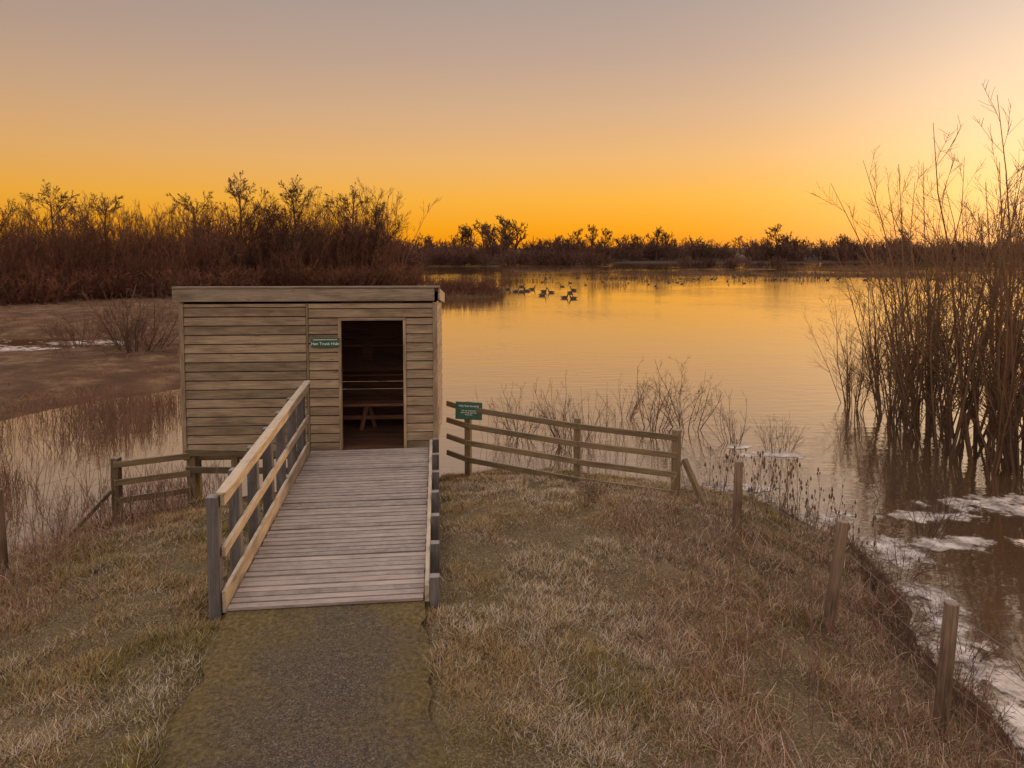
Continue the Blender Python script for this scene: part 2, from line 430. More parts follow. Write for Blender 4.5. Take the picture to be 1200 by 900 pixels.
while z < H_-.04:
    h = min(bh, H_-z)
    for xs in (0, W_):
        tl = Matrix.Rotation(math.radians(4.5 if xs else -4.5), 3, 'Y')
        side.box((xs+(.004 if xs else -.004), D_/2, z+h/2), (.022, D_-.08, h-.005), tl)
    side.box((W_/2, D_+.002, z+h/2), (W_-.1, .022, h-.005))
    z += bh
side.make('side_cladding', M_hut, hut, .007)
bk = MB()
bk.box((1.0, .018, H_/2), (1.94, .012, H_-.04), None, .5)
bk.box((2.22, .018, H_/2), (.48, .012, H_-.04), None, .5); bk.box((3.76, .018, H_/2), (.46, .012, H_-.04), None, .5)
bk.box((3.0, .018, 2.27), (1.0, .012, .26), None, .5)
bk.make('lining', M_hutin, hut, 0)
tr = MB()
tr.box((.025, -.012, H_/2-.02), (.07, .05, H_+.02), None, .9)
tr.box((W_-.015, -.012, H_/2-.02), (.075, .05, H_+.02), None, 1.1)
tr.box((1.975, -.012, H_/2-.02), (.034, .034, H_), None, .75)
tr.box((dx0-.015, -.004, dh/2), (.045, .075, dh), None, 1.15)
tr.box((dx1+.015, -.004, dh/2), (.045, .075, dh), None, 1.25)
tr.box(((dx0+dx1)/2, -.004, dh+.022), (dx1-dx0+.075, .072, .042), None, 1.0)
tr.box((.02, D_, H_/2-.1), (.06, .06, H_-.1), None, .9); tr.box((W_-.02, D_, H_/2-.1), (.06, .06, H_-.1), None, .9)
tr.make('trim', M_hut, hut, .005)
fa = MB()
fa.box((W_*.24, -.045, H_+.115), (W_*.5+.10, .035, .20), None, 1.0)
fa.box((W_*.745, -.045, H_+.113), (W_*.5-.0, .034, .197), None, .92)
fa.box((W_/2-.01, -.035, H_+.236), (W_+.16, .075, .035), None, .72)
fa.beam((W_+.05, -.02, H_+.12), (W_+.05, D_+.12, H_-.10), .03, .19, 1.1)
fa.beam((-.05, -.02, H_+.12), (-.05, D_+.12, H_-.10), .03, .19, .8)
fa.make('fascia', M_fascia, hut, .006)
rf = MB(); rf.beam((W_/2, -.02, H_+.19), (W_/2, D_+.14, H_-.03), W_+.06, .05, 1)
rf.make('roof', M_felt, hut, .01)
inn = MB()
z = .02
while z < H_-.05:
    h = .14; inn.box((W_/2, D_-.06, z+h/2), (W_-.1, .018, h-.012)); inn.box((.06, D_/2, z+h/2), (.018, D_-.1, h-.006)); inn.box((W_-.06, D_/2, z+h/2), (.018, D_-.1, h-.006)); z += h
for k in range(14):
    inn.box((W_/2, .07+k*.147, .0), (W_-.12, .14, .035))
inn.box((W_/2, D_-.24, .90), (W_-.16, .32, .035), None, 1.5)
inn.box((W_/2, 1.25, .47), (W_-.9, .28, .045), None, 2.2)
for bx in (.8, 1.9, 2.62, 3.42):
    inn.beam((bx, 1.15, .0), (bx+.1, 1.2, .45), .05, .07, 1.6); inn.beam((bx+.22, 1.36, .0), (bx+.12, 1.3, .45), .05, .07, 1.4)
inn.box((W_/2, 1.25, .22), (W_-1.0, .04, .07), None, 1.6)
for k in range(3):
    inn.box((.75+k*1.25, D_-.085, 1.25), (1.05, .03, .3), None, .6)
    inn.box((.75+k*1.25, D_-.10, 1.42), (1.1, .035, .04), None, 1.8)
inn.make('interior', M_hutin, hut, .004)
un = MB()
un.box((W_/2, -.0, -.075), (W_+.0, .07, .1), None, .8)
un.box((W_/2, D_-.05, -.075), (W_, .07, .1), None, .8)
for px in (.15, 1.3, 2.6, 3.85):
    for py in (.1, D_-.15): un.box((px, py, -.95), (.12, .12, 1.66), None, .7)
un.make('stilts', M_fence, hut, .006)
def textmesh(s, size, name, parent, loc, rot):
    cu = bpy.data.curves.new(name, 'FONT'); cu.body = s; cu.size = size; cu.align_x = 'CENTER'; cu.align_y = 'CENTER'; cu.extrude = .001
    ob = bpy.data.objects.new(name, cu); COL.objects.link(ob)
    dg = bpy.context.evaluated_depsgraph_get(); me = bpy.data.meshes.new_from_object(ob.evaluated_get(dg))
    bpy.data.objects.remove(ob); me.materials.clear(); me.materials.append(M_white)
    o = bpy.data.objects.new(name, me); COL.objects.link(o); o.parent = parent; o.location = loc; o.rotation_euler = rot; return o
sg = empty('hide_name_sign', (HX+2.26*math.cos(YAW)+.05*math.sin(YAW), HY+2.26*math.sin(YAW)-.05, HZ+1.75), (0, 0, YAW))
q = MB(); q.box((0, 0, 0), (.44, .012, .15), None, 1); q.make('plate', M_green, sg, .003)
textmesh('Hen Trunk Hide', .066, 'lettering', sg, (0, -.009, -.015), (math.pi/2, 0, 0))
q = MB(); q.box((-.0, -.008, .05), (.38, .003, .008), None, 1); q.make('line', M_white, sg, 0)

# ------------------------------------------------------------ ramp
ramp_o = empty('boardwalk_ramp')
Lr = 4.42; z0r, z1r = 1.075, 1.30
def rp(s, o, dz=0):
    return Vector((R0[0]+RD[0]*s+RN[0]*o, R0[1]+RD[1]*s+RN[1]*o, z0r+(z1r-z0r)*s/Lr+dz))
dk = MB(); nb = 46
for k in range(nb):
    s_ = (k+.5)*Lr/nb
    j1, j2 = random.uniform(-.008, .008), random.uniform(-.004, .004)
    dk.beam(rp(s_+j1*.4, -.925+j1, j2), rp(s_-j1*.4, .925+j1, j2), Lr/nb-.009-random.uniform(0, .004), .03, random.uniform(.66, 1.2))
dk.make('deck_boards', M_deck, ramp_o, .004)
fr_m = MB()
for o in (-.88, 0, .88): fr_m.beam(rp(.02, o, -.095), rp(Lr, o, -.095), .05, .15, .8)
fr_m.make('joists', M_post, ramp_o, .005)
kb = MB()
kb.beam(rp(.0, -.955, .08), rp(Lr-.1, -.955, .08), .04, .22, 1.0)
kb.beam(rp(.0, .955, .06), rp(Lr-.02, .955, .06), .045, .17, .95)
kb.beam(rp(.02, -.955, 1.06), rp(Lr-.08, -.955, 1.06), .045, .12, 1.05)
kb.beam(rp(.02, -.955, .56), rp(Lr-.08, -.955, .56), .04, .10, .95)
kb.beam(rp(-.02, -.955, 1.135), rp(Lr-.05, -.955, 1.135), .1, .028, 1.1)
kb.make('rails', M_rail, ramp_o, .007)
ps = MB()
for k in range(7):
    s_ = .03+k*(Lr-.25)/6
    p = rp(s_, -1.035); ps.box((p.x, p.y, p.z+.1), (.11, .11, 2.0), Matrix.Rotation(math.radians(6), 3, 'Z'), random.uniform(.85, 1.2))
    p = rp(s_+.02, 1.03); ps.box((p.x, p.y, p.z-.31), (.1, .1, 1.05), Matrix.Rotation(math.radians(6), 3, 'Z'), random.uniform(.8, 1.1))
ps.make('posts', M_post, ramp_o, .008)

# ------------------------------------------------------------ fences
def hz(x, y): return float(height(np.array([x]), np.array([y]))[0])
fence = empty('post_and_rail_fence')
fb = MB()
pts = [(-1.12, 11.75), (-.74, 11.45), (1.03, 10.68), (2.50, 10.30)]
zt = [1.92, 1.88, 1.80, 1.72]
for (x, y), zz, w in zip(pts[1:], zt[1:], (.1, .1, .135)):
    zb = hz(x, y)-.3; fb.box((x, y+.07, (zb+zz+.04)/2), (w, w, zz+.04-zb), Matrix.Rotation(-.3, 3, 'Z'), random.uniform(.85, 1.1))
for k in range(4):
    dz = -.07-k*.285
    for a in range(3):
        if a == 0: A = (*pts[0], zt[0]+dz); B = (*pts[1], zt[1]+dz)
        else: A = (*pts[a], zt[a]+dz+random.uniform(-.01, .01)); B = (*pts[a+1], zt[a+1]+dz+random.uniform(-.012, .012))
        fb.beam(A, B, .035, .09, random.uniform(.85, 1.2))
fb.beam((2.58, 10.2, 1.35), (2.93, 9.55, .38), .07, .08, 1.1)
fb.make('posts_and_rails', M_fence, fence, .006)

fence2 = empty('post_and_rail_fence')
fb = MB()
for (x, y, zt_, w) in ((-5.85, 10.05, 1.42, .11), (-4.98, 10.62, 1.33, .14), (-4.35, 10.7, 1.33, .1)):
    zb = hz(x, y)-.3; fb.box((x, y, (zb+zt_)/2), (w, w, zt_-zb), None, random.uniform(.8, 1.2))
for k in range(4):
    dz = 1.33-k*.27
    fb.beam((-5.85, 9.98, dz), (-4.98, 10.54, dz-.03), .035, .09, random.uniform(.9, 1.2))
    if k < 2: fb.beam((-5.05, 10.53, dz+.02), (-3.3, 10.6, dz-.02), .035, .1, random.uniform(.6, .8))
fb.beam((-5.9, 9.95, .95), (-6.15, 9.0, hz(-6.15, 9.0)-.05), .07, .07, 1.1)
fb.make('posts_and_rails', M_fence, fence2, .006)

def roundpost(x, y, xt, yt, zt_, r):
    zb = hz(x, y)-.25
    P = np.array([[(x, y, zb), (x+(xt-x)*.5, y+(yt-y)*.5, (zb+zt_)/2), (xt, yt, zt_-.01), (xt, yt, zt_), (xt, yt, zt_+.001)]])
    R = np.array([[r*1.03, r, r*.97, r*.85, .001]])
    return tubes(P, R, 12)
def post_obj(name, V, F, parent):
    ob = np_mesh(name, V, F, M_round, smooth=False, parent=parent)
    me = ob.data
    at = me.attributes.new('tone', 'FLOAT', 'POINT'); at.data.foreach_set('value', np.full(len(V), random.uniform(.8, 1.1), np.float32))
    uv = me.uv_layers.new(name='UVMap')
    li = np.zeros(len(me.loops), np.int32); me.loops.foreach_get('vertex_index', li)
    co = V[li]; an = (li % 12)/12*.4
    uv.data.foreach_set('uv', np.stack([co[:, 2], an+random.random()*9], 1).astype(np.float32).ravel())
    return ob
wf = empty('wire_fence')
wp = [(3.02, 9.1, 3.04, 9.12, 1.66), (3.27, 7.0, 3.44, 7.02, 1.68), (3.63, 5.65, 3.70, 5.65, 1.53), (4.0, 3.6, 4.0, 3.6, 1.6)]
for p in wp:
    V, F = roundpost(*p, .058); post_obj('post', V, F, wf)
tops = [(2.55, 10.3, 1.72)]+[(p[2], p[3], p[4]) for p in wp]
wires = []
for a in range(len(tops)-1):
    A = np.array(tops[a]); B = np.array(tops[a+1])
    for dz in (.08, .3, .5, .7, .88):
        t = np.linspace(0, 1, 6)[:, None]; P = A*(1-t)+B*t; P[:, 2] -= dz+.02*np.sin(np.pi*t[:, 0]); wires.append(P)
P = np.array(wires); V, F = tubes(P, np.full(P.shape[:2], .0022), 4); np_mesh('wires', V, F, M_wire, parent=wf)
wf2 = empty('wire_fence')
wl = [(-5.88, 7.8, -5.92, 7.8, 1.74), (-6.2, 5.6, -6.2, 5.6, 1.8)]
for p in wl:
    V, F = roundpost(*p, .055); post_obj('post', V, F, wf2)
tops = [(-5.85, 10.05, 1.42)]+[(p[2], p[3], p[4]) for p in wl]; wires = []
for a in range(len(tops)-1):
    A = np.array(tops[a]); B = np.array(tops[a+1])
    for dz in (.08, .3, .5, .7):
        t = np.linspace(0, 1, 6)[:, None]; P = A*(1-t)+B*t; P[:, 2] -= dz+.02*np.sin(np.pi*t[:, 0]); wires.append(P)
P = np.array(wires); V, F = tubes(P, np.full(P.shape[:2], .0022), 4); np_mesh('wires', V, F, M_wire, parent=wf2)
fs = empty('information_sign', (-.72, 11.40, 1.80), (math.radians(-6), 0, math.radians(-12)))
q = MB(); q.box((0, 0, 0), (.46, .014, .29), None, 1); q.make('plate', M_green, fs, .003)
textmesh('Help feed the birds', .044, 'lettering', fs, (0, -.01, .08), (math.pi/2, 0, 0))
textmesh('Do not feed bread\nplease keep gate shut\nthank you', .032, 'small_lettering', fs, (0, -.01, -.03), (math.pi/2, 0, 0))

# ------------------------------------------------------------ grass
def land_filter(x, y, hmin=.06):
    s_, o = ramp_local(x, y)
    onramp = (s_ > -.02) & (s_ < Lr+.2) & (np.abs(o) < 1.1)
    o2 = o-.06*np.clip(-s_, 0, 5)
    e = PW-.08+.22*(vnoise(x, y, .25)-.5)-.16*rng.random(x.shape)**2
    onpath = (s_ <= 0) & (np.abs(o2) < e)
    inhut = (x > HX) & (x < HX+W_) & (y > HY-.05) & (y < HY+D_)
    h = height(x, y)
    return (~onramp) & (~onpath) & (~inhut) & (h > hmin), h
NB = 1150000
u = rng.random(NB)
y = 3.4+10.4*u**1.55; x = rng.uniform(-10.5, 5.6, NB)
vis = np.abs(x) < (.75*y+.6); x = x[vis]; y = y[vis]
cl = fbm(x, y, .35, 3); keep = rng.random(len(x)) < np.clip(.7+2.6*(cl-.42), .4, 1); x = x[keep]; y = y[keep]
ok, h = land_filter(x, y, .10); x, y, h = x[ok], y[ok], h[ok]
keep = rng.random(len(x)) < np.clip((h-.08)/.5, .12, 1); x, y, h = x[keep], y[keep], h[keep]
n_ = len(x)
lush = fbm(x+9, y, 1.1, 3); cl = fbm(x, y, .35, 2)
hh = (.014+.12*np.clip(cl-.15, 0, 1))*rng.uniform(.5, 1.4, n_)
ang = rng.uniform(0, 2*np.pi, n_); lean = rng.uniform(.3, 1.9, n_)
d1 = np.stack([np.cos(ang)*lean, np.sin(ang)*lean, np.ones(n_)], 1)
P0 = np.stack([x, y, h-.01], 1); P1 = P0+d1*hh[:, None]
sd = np.stack([-np.sin(ang+rng.normal(0, .6, n_)), np.cos(ang), np.zeros(n_)], 1)*(.0020+.0011*(y/5))[:, None]
V = np.stack([P0-sd, P0+sd, P1], 1).reshape(-1, 3); F = np.arange(n_*3).reshape(-1, 3)
cg = np.array([.26, .215, .065]); ct = np.array([.42, .295, .14]); cf = np.array([.64, .55, .44]); cb = np.array([.18, .098, .055])
wgt = np.clip((lush-.40)*7+rng.normal(0, .3, n_), 0, 1)[:, None]
base = ct*(1-wgt)+cg*wgt
frn = fbm(x-30, y+4, .8, 3)
fr_ = (rng.random(n_) < np.clip(.20+2.2*(frn-.42), .05, .5))[:, None]; br_ = (rng.random(n_) < np.clip(.20+.6*(1-h/.8), .15, .8))[:, None]
base = np.where(br_, cb*rng.uniform(.7, 1.6, (n_, 1)), base)
base = np.where(fr_ & ~br_, cf, base)*rng.uniform(.7, 1.25, (n_, 1))
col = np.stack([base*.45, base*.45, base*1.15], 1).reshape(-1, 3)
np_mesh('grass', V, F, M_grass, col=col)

NT = 190000
y = 2.9+9.8*rng.random(NT)**1.2; x = rng.uniform(-10, 5.3, NT)
vis = np.abs(x) < (.76*y+.9); x = x[vis]; y = y[vis]
ok, h = land_filter(x, y, .08); x, y, h = x[ok], y[ok], h[ok]
wob = (fbm(x, y, 1.6, 3)-.45)*2.2
mr = np.clip((x-.85+wob)/.7, 0, 1)*np.clip((10.4-y+wob)/1.2, 0, 1)
ml = np.clip((-4.1-x+wob)/.9, 0, 1)
mk = np.maximum(mr, ml)*np.clip((fbm(x, y, .35, 2)-.15)*3.2, 0.1, 1)
mk = np.maximum(mk, .01)
k_ = rng.random(len(x)) < mk*.9; x, y, h, ml = x[k_], y[k_], h[k_], ml[k_]; n_ = len(x)
L = rng.uniform(.08, .34, n_)*(.55+1.0*vnoise(x, y, .6))
ang = rng.normal(math.radians(200), 1.3, n_); ln = np.abs(rng.normal(.5, .4, n_))
D = np.stack([np.cos(ang)*ln, np.sin(ang)*ln, np.ones(n_)], 1)
P, R = grow(rng, np.stack([x, y, h-.01], 1), D, L, np.full(n_, .0020), np.full(n_, .0010), 4, .28, -.22)
sd = np.stack([np.cos(ang+1.5), np.sin(ang+1.5), np.zeros(n_)], 1)
V, F = ribbons(P, R*1.1, sd)
c1 = np.array([.34, .20, .135]); c2 = np.array([.54, .40, .30]); c3 = np.array([.19, .10, .062])
r_ = rng.random((n_, 1)); base = np.where(r_ < .45, c1, np.where(r_ < .68, c2, c3))*rng.uniform(.75, 1.25, (n_, 1))
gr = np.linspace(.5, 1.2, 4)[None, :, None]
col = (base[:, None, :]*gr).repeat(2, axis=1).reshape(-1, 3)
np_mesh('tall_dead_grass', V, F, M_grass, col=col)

# rough tussocks on the muddy flats beyond the creek
n_ = 60000
x = rng.uniform(-48, -9, n_); y = 16+45*rng.random(n_)**1.5
h = height(x, y); k_ = (h > .05) & (rng.random(n_) < np.clip((fbm(x, y, 2.5, 3)-.40)*5, .02, 1)); x, y, h = x[k_], y[k_], h[k_]; n_ = len(x)
ang = rng.uniform(0, 6.28, n_); D = np.stack([np.cos(ang)*.6, np.sin(ang)*.6, np.ones(n_)], 1)
P, R = grow(rng, np.stack([x, y, h-.02], 1), D, rng.uniform(.06, .28, n_), np.full(n_, .008), np.full(n_, .003), 3, .2, -.1)
V, F = strips(rng, P, R); base = np.where(rng.random((n_, 1)) < .5, np.array([.24, .15, .085]), np.array([.13, .072, .042]))*rng.uniform(.7, 1.3, (n_, 1))
np_mesh('marsh_tussocks', V, F, M_grass, col=np.repeat(base, 6, axis=0))

def weeds(name, xs, ys, H, tint, heads=True):
    n_ = len(xs); hh = height(xs, ys)
    hh = np.maximum(hh, -.3)
    P, R = grow(rng, np.stack([xs, ys, hh-.02], 1), rng.normal(0, .12, (n_, 3))+[0, 0, 1], H, np.full(n_, .0045), np.full(n_, .0025), 5, .06, .03)
    P2, R2 = sprout(rng, P, R, 4, .4, .95, 35, .32, .7, .0022, .08, .12)
    parts = [tubes(P, R), tubes(P2, R2)]
    if heads:
        tip = np.concatenate([P[:, -1], P2[::2, -1]]); m = len(tip)
        hs = rng.uniform(.02, .045, m)
        K = np.linspace(0, 1, 5)
        PP = tip[:, None, :]+np.array([0, 0, 1.])[None, None, :]*(K[None, :, None]*hs[:, None, None]*2)
        RR = hs[:, None]*.38*np.array([.3, .9, 1, .7, .1])[None, :]
        parts.append(tubes(PP, RR, 5))
    V, F = merge(parts)
    col = np.tile(np.array(tint), (len(V), 1))*(.75+.5*vnoise(V[:, 0], V[:, 1], .1))[:, None]
    return np_mesh(name, V, F, M_reed, col=col)
xs = np.concatenate([3.1+rng.normal(0, .35, 26)+1.1*rng.random(26), rng.normal(4.3, .35, 34)]); ys = np.concatenate([rng.uniform(9.3, 11.4, 26), rng.uniform(8.2, 11.2, 34)])
weeds('teasel_stems', xs, ys, rng.uniform(.4, .95, 60), (.14, .085, .055))
xs = rng.normal(3.2, .9, 170); ys = rng.uniform(3.8, 9, 170); ok, _ = land_filter(xs, ys, .05); xs, ys = xs[ok], ys[ok]
weeds('dead_weed_stems', xs, ys, rng.uniform(.2, .6, len(xs)), (.20, .125, .09), False)
xs = rng.uniform(-7.4, -4.2, 240); ys = rng.uniform(5.0, 10.5, 240); ok, _ = land_filter(xs, ys, .05); xs, ys = xs[ok], ys[ok]
weeds('dead_weed_stems', xs, ys, rng.uniform(.25, .75, len(xs)), (.28, .19, .14), False)

# ------------------------------------------------------------ reeds
def reeds(name, xs, ys, H, tint, lean=.18, r=.006):
    n_ = len(xs)
    P, R = grow(rng, np.stack([xs, ys, np.full(n_, -.15)], 1), rng.normal(0, lean, (n_, 3))+[0, 0, 1], H, np.full(n_, r), np.full(n_, r*.5), 4, .07, 0)
    P2, R2 = sprout(rng, P, R, 2, .35, .9, 28, .4, .7, r*.5, .06, .02, 3)
    V, F = merge([tubes(P, R), tubes(P2, R2)])
    col = np.tile(np.array(tint), (len(V), 1))*(.6+.8*vnoise(V[:, 0], V[:, 1], .4))[:, None]
    return np_mesh(name, V, F, M_reed, col=col)
xs = rng.uniform(-15, -5.5, 13000); ys = rng.uniform(11, 22, 13000)
d_ = height(xs, ys); m_ = (d_ < -.02) & (rng.random(13000) < np.clip((fbm(xs, ys, 2.4, 3)-.41)*4, .02, 1)); xs, ys = xs[m_], ys[m_]
reeds('reed_bed', xs, ys, rng.uniform(.25, .85, len(xs)), (.15, .085, .06), .2, .0055)
xs = np.concatenate([rng.normal(c_, .35, 28) for c_ in (-.2, .7, 1.5, 2.1)]); ys = np.concatenate([rng.normal(15.3, .8, 28) for _ in range(4)])
reeds('reed_bed', xs, ys, rng.uniform(.5, 1.5, len(xs)), (.15, .09, .06), .22, .005)
parts = []
for cx, cy, rx, ry, n_ in ((30, 122, 12, 2, 1600), (54, 116, 17, 2, 2000), (8, 140, 10, 2, 900), (75, 150, 15, 2.4, 1300), (16, 104, 4, .7, 260), (22, 96, 5, .5, 200), (12, 84, 2, .7, 90), (-4.6, 66, 4, 3.6, 1100), (-9, 88, 4, 2, 400), (1, 96, 5, .5, 160), (85, 165, 30, 1.5, 900), (38, 98, 7, .6, 220)):
    a = rng.uniform(0, 2*np.pi, n_); q_ = np.sqrt(rng.random(n_))
    xs = cx+rx*q_*np.cos(a); ys = cy+ry*q_*np.sin(a)
    P, R = grow(rng, np.stack([xs, ys, np.full(n_, -.05)], 1), rng.normal(0, .25, (n_, 3))+[0, 0, 1], rng.uniform(.3, .85, n_), np.full(n_, .024), np.full(n_, .012), 3, .1, 0)
    parts.append(strips(rng, P, R))
V, F = merge(parts); col = np.tile(np.array((.14, .08, .045)), (len(V), 1))*(.6+.8*vnoise(V[:, 0], V[:, 1], 3))[:, None]
np_mesh('distant_reeds', V, F, M_reed, col=col)

# ------------------------------------------------------------ shrubs
def shrub_mesh(name, seed, stems, H, base_r, spread, r0, n1, n2, mat, rmin=.004, curl=.07, up=.04, a1=28, L1=.4, n3=0, t0=.12, hv=.6, raw=False):
    r = np.random.default_rng(seed)
    a = r.uniform(0, 2*np.pi, stems); q_ = np.sqrt(r.random(stems))
    S = np.stack([np.cos(a)*q_*base_r, np.sin(a)*q_*base_r, np.full(stems, -.25)], 1)
    D = np.stack([np.cos(a)*spread*q_, np.sin(a)*spread*q_, np.ones(stems)], 1)+r.normal(0, .06, (stems, 3))
    L = H*r.uniform(hv, 1.05, stems)
    P, R = grow(r, S, D, L, r0*r.uniform(.6, 1.1, stems), np.full(stems, rmin), 5 if raw else 6, curl, up)
    P1, R1 = sprout(r, P, R, n1, t0, .97, a1, L1, .55, rmin, curl, up, 3 if raw else 4)
    P2, R2 = sprout(r, P1, R1, n2, .2, .97, 34, .45, .7, rmin*.8, curl, up, 2 if raw else 3)
    if raw:
        parts = [tubes(P, R, 3), strips(r, P1, R1), strips(r, P2, R2)]
        return merge(parts)
    parts = [tubes(P, R, 5), tubes(P1, R1), tubes(P2, R2)]
    V, F = merge(parts)
    return np_mesh(name, V, F, mat, link=False)
def put(me, name, loc, s=1, rz=0, parent=None, sz=None):
    o = bpy.data.objects.new(name, me); COL.objects.link(o); o.location = loc; o.rotation_euler = (0, 0, rz)
    o.scale = (s, s, sz or s)
    if parent: o.parent = parent
    return o
# right willow scrub
wv = [shrub_mesh('willow_stems', 40+k, 10, 6.8, .5, .34, .034, 12, 8, M_willow, .0045, .085, .04, 34, .28, t0=.15, hv=.45) for k in range(3)]
wl_ = [(9.35,14.7,.82),(9.9,14.1,.92),(10.4,15.2,1.05),(9.9,16.3,1.0),(11.0,16.8,1.1),(10.7,14.0,1.05),(11.4,15.4,1.15),(9.6,17.4,.68),(10.3,18.4,.8),(11.4,18.6,1.05),
       (9.8,19.8,.5),(12.2,20.2,.95),(12,17,1.15),(9.1,16.0,.55),(9.4,18.8,.45),(10.1,13.4,.8),(11.8,14.2,1.05),(10.9,19.6,.8)]
for k, (x, y, s_) in enumerate(wl_):
    put(wv[k % 3], 'willow_shrub', (x, y, 0), s_, random.uniform(0, 6), None)
sv = [shrub_mesh('shrub_stems', 60+k, 11, 1.9, .2, .85, .013, 7, 4, M_shrub, .0032, .12, .02, 36, .42) for k in range(3)]
for (x, y, s_, rz) in ((3.55,17.2,1.0,0),(4.35,17.0,1.1,2),(3.0,18.2,.7,1),(5.05,15.6,.72,3),(5.75,15.0,.5,4),(6.1,15.2,.45,1),(1.3,15.6,.95,5),(.2,16.2,.8,2),(6.75,12.2,.6,2),
     (6.5,10.6,.6,0),(7.1,11.4,.5,3),(5.3,9.2,.42,1),(5.0,7.4,.42,5),(5.4,6.6,.5,2),(5.2,8.2,.32,2),(7.6,15.8,.4,2)):
    put(sv[random.randrange(3)], 'lake_shrub', (x, y, 0), s_, rz)
bv = [shrub_mesh('bramble_stems', 80+k, 16, .75, .25, 1.1, .006, 6, 4, M_shrub, .0028, .2, -.06, 40, .4) for k in range(2)]
br = empty('bank_brambles')
for k in range(44):
    t = k/43; P_ = np.array([(3.4,12.3),(4.4,11.4),(4.95,10.2),(4.75,8.7),(4.35,7.6),(4.35,6.6),(4.3,5.9),(4.4,4.5)]); f = t*(len(P_)-1); i = min(int(f), len(P_)-2)
    p = P_[i]*(1-f+i)+P_[i+1]*(f-i)+np.random.default_rng(k).normal(0, .14, 2)
    put(bv[k % 2], 'bramble', (p[0]-.12, p[1], hz(*p)+.1), random.uniform(.35, .8), random.uniform(0, 6), br)
for (x, y) in ((1.0,9.2),(1.15,9.5),(-6.0,8.9),(-5.6,9.3),(-6.6,8.6),(-5.0,9.9),(-5.3,9.5)):
    put(sv[0], 'dead_shrub', (x, y, hz(x, y)+.1), .28 if x > 0 else .42, x*7)
lm = shrub_mesh('shrub_stems', 91, 30, 3.6, .8, 1.0, .03, 8, 5, M_shrub, .008, .1, .02, 34, .4)
put(lm, 'bare_shrub', (-15.6, 28.5, .1), 1.0, 0); put(lm, 'bare_shrub', (-19.5, 31, .1), .6, 2); put(lm, 'bare_shrub', (-12.6, 30, .1), .7, 4)

# left thicket (one mesh)
tv = [shrub_mesh('', 100+k, 11, 9.6, 1.0, .22, .06, 13, 7, None, .0115, .07, .04, 27, .30, hv=.5, raw=True) for k in range(5)]
uv_ = [shrub_mesh('', 120+k, 26, 2.6, 1.4, .7, .03, 8, 4, None, .016, .1, .0, 34, .4, raw=True) for k in range(2)]
rr = np.random.default_rng(8); items = []
for k in range(320):
    t = rr.random(); dep = rr.random()**1.3
    fx = -62+(-13.5+62)*t; fy = 42+(80-42)*max(0, (t-.2)/.8)
    x = fx-dep*8; y = fy+dep*30
    sc = rr.uniform(.72, 1.06)*(1 if t > .5 else .92)
    if t > .72: sc *= rr.choice([1.0, 1.15, 1.3])
    if dep < .10: sc *= .6
    items.append((*tv[k % 5], (x, y, .1), sc, rr.uniform(0, 6)))
for k in range(130):
    t = rr.random(); fx = -60+(-11.5+60)*t; fy = 41+(80-41)*max(0, (t-.2)/.8)
    items.append((*uv_[k % 2], (fx+rr.normal(0, 1), fy+rr.uniform(-2.5, 5), .1), rr.uniform(.7, 1.3), rr.uniform(0, 6)))
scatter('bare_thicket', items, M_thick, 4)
def tree_mesh(name, seed, H, mat, rm, n1=18, trunk=.3, n2=8, n3=6, n4=4, raw=False):
    r = np.random.default_rng(seed)
    P, R = grow(r, [(0, 0, -.3)], [(0, 0, 1)], np.array([H*.72]), np.array([trunk]), np.array([trunk*.3]), 7, .06, .05)
    P1, R1 = sprout(r, P, R, n1, .28, 1, 48, .62, .5, rm*2, .11, .09, 5)
    P2, R2 = sprout(r, P1, R1, n2, .25, 1, 38, .45, .55, rm*1.3, .13, .06, 4)
    P3, R3 = sprout(r, P2, R2, n3, .2, 1, 36, .5, .6, rm, .14, .03, 3 if raw else 4)
    P4, R4 = sprout(r, P3, R3, n4, .2, 1, 34, .5, .7, rm*.8, .14, .0, 2 if raw else 3)
    if raw: return merge([tubes(P, R, 5), tubes(P1, R1, 3), strips(r, P2, R2), strips(r, P3, R3), strips(r, P4, R4)])
    V, F = merge([tubes(P, R, 7), tubes(P1, R1, 4), tubes(P2, R2), strips(r, P3, R3), strips(r, P4, R4)])
    return np_mesh(name, V, F, mat, link=False)
bt = [tree_mesh('bare_tree_limbs', 210+k, 12.5, M_tree, .012, 22, .2, 9, 7, 5) for k in range(3)]
for i, (x, y, s_) in enumerate(((-27.8,71,1.16),(-22.2,73,1.10),(-50,66,1.0),(-42,72,.98),(-18.8,80,1.08),(-58,60,.98),(-34,74,1.02),(-46,70,1.02),(-25,75,1.0),(-16,82,1.0),(-54,68,1.05))):
    put(bt[i % 3], 'bare_tree', (x, y, .1), s_, i*1.3)
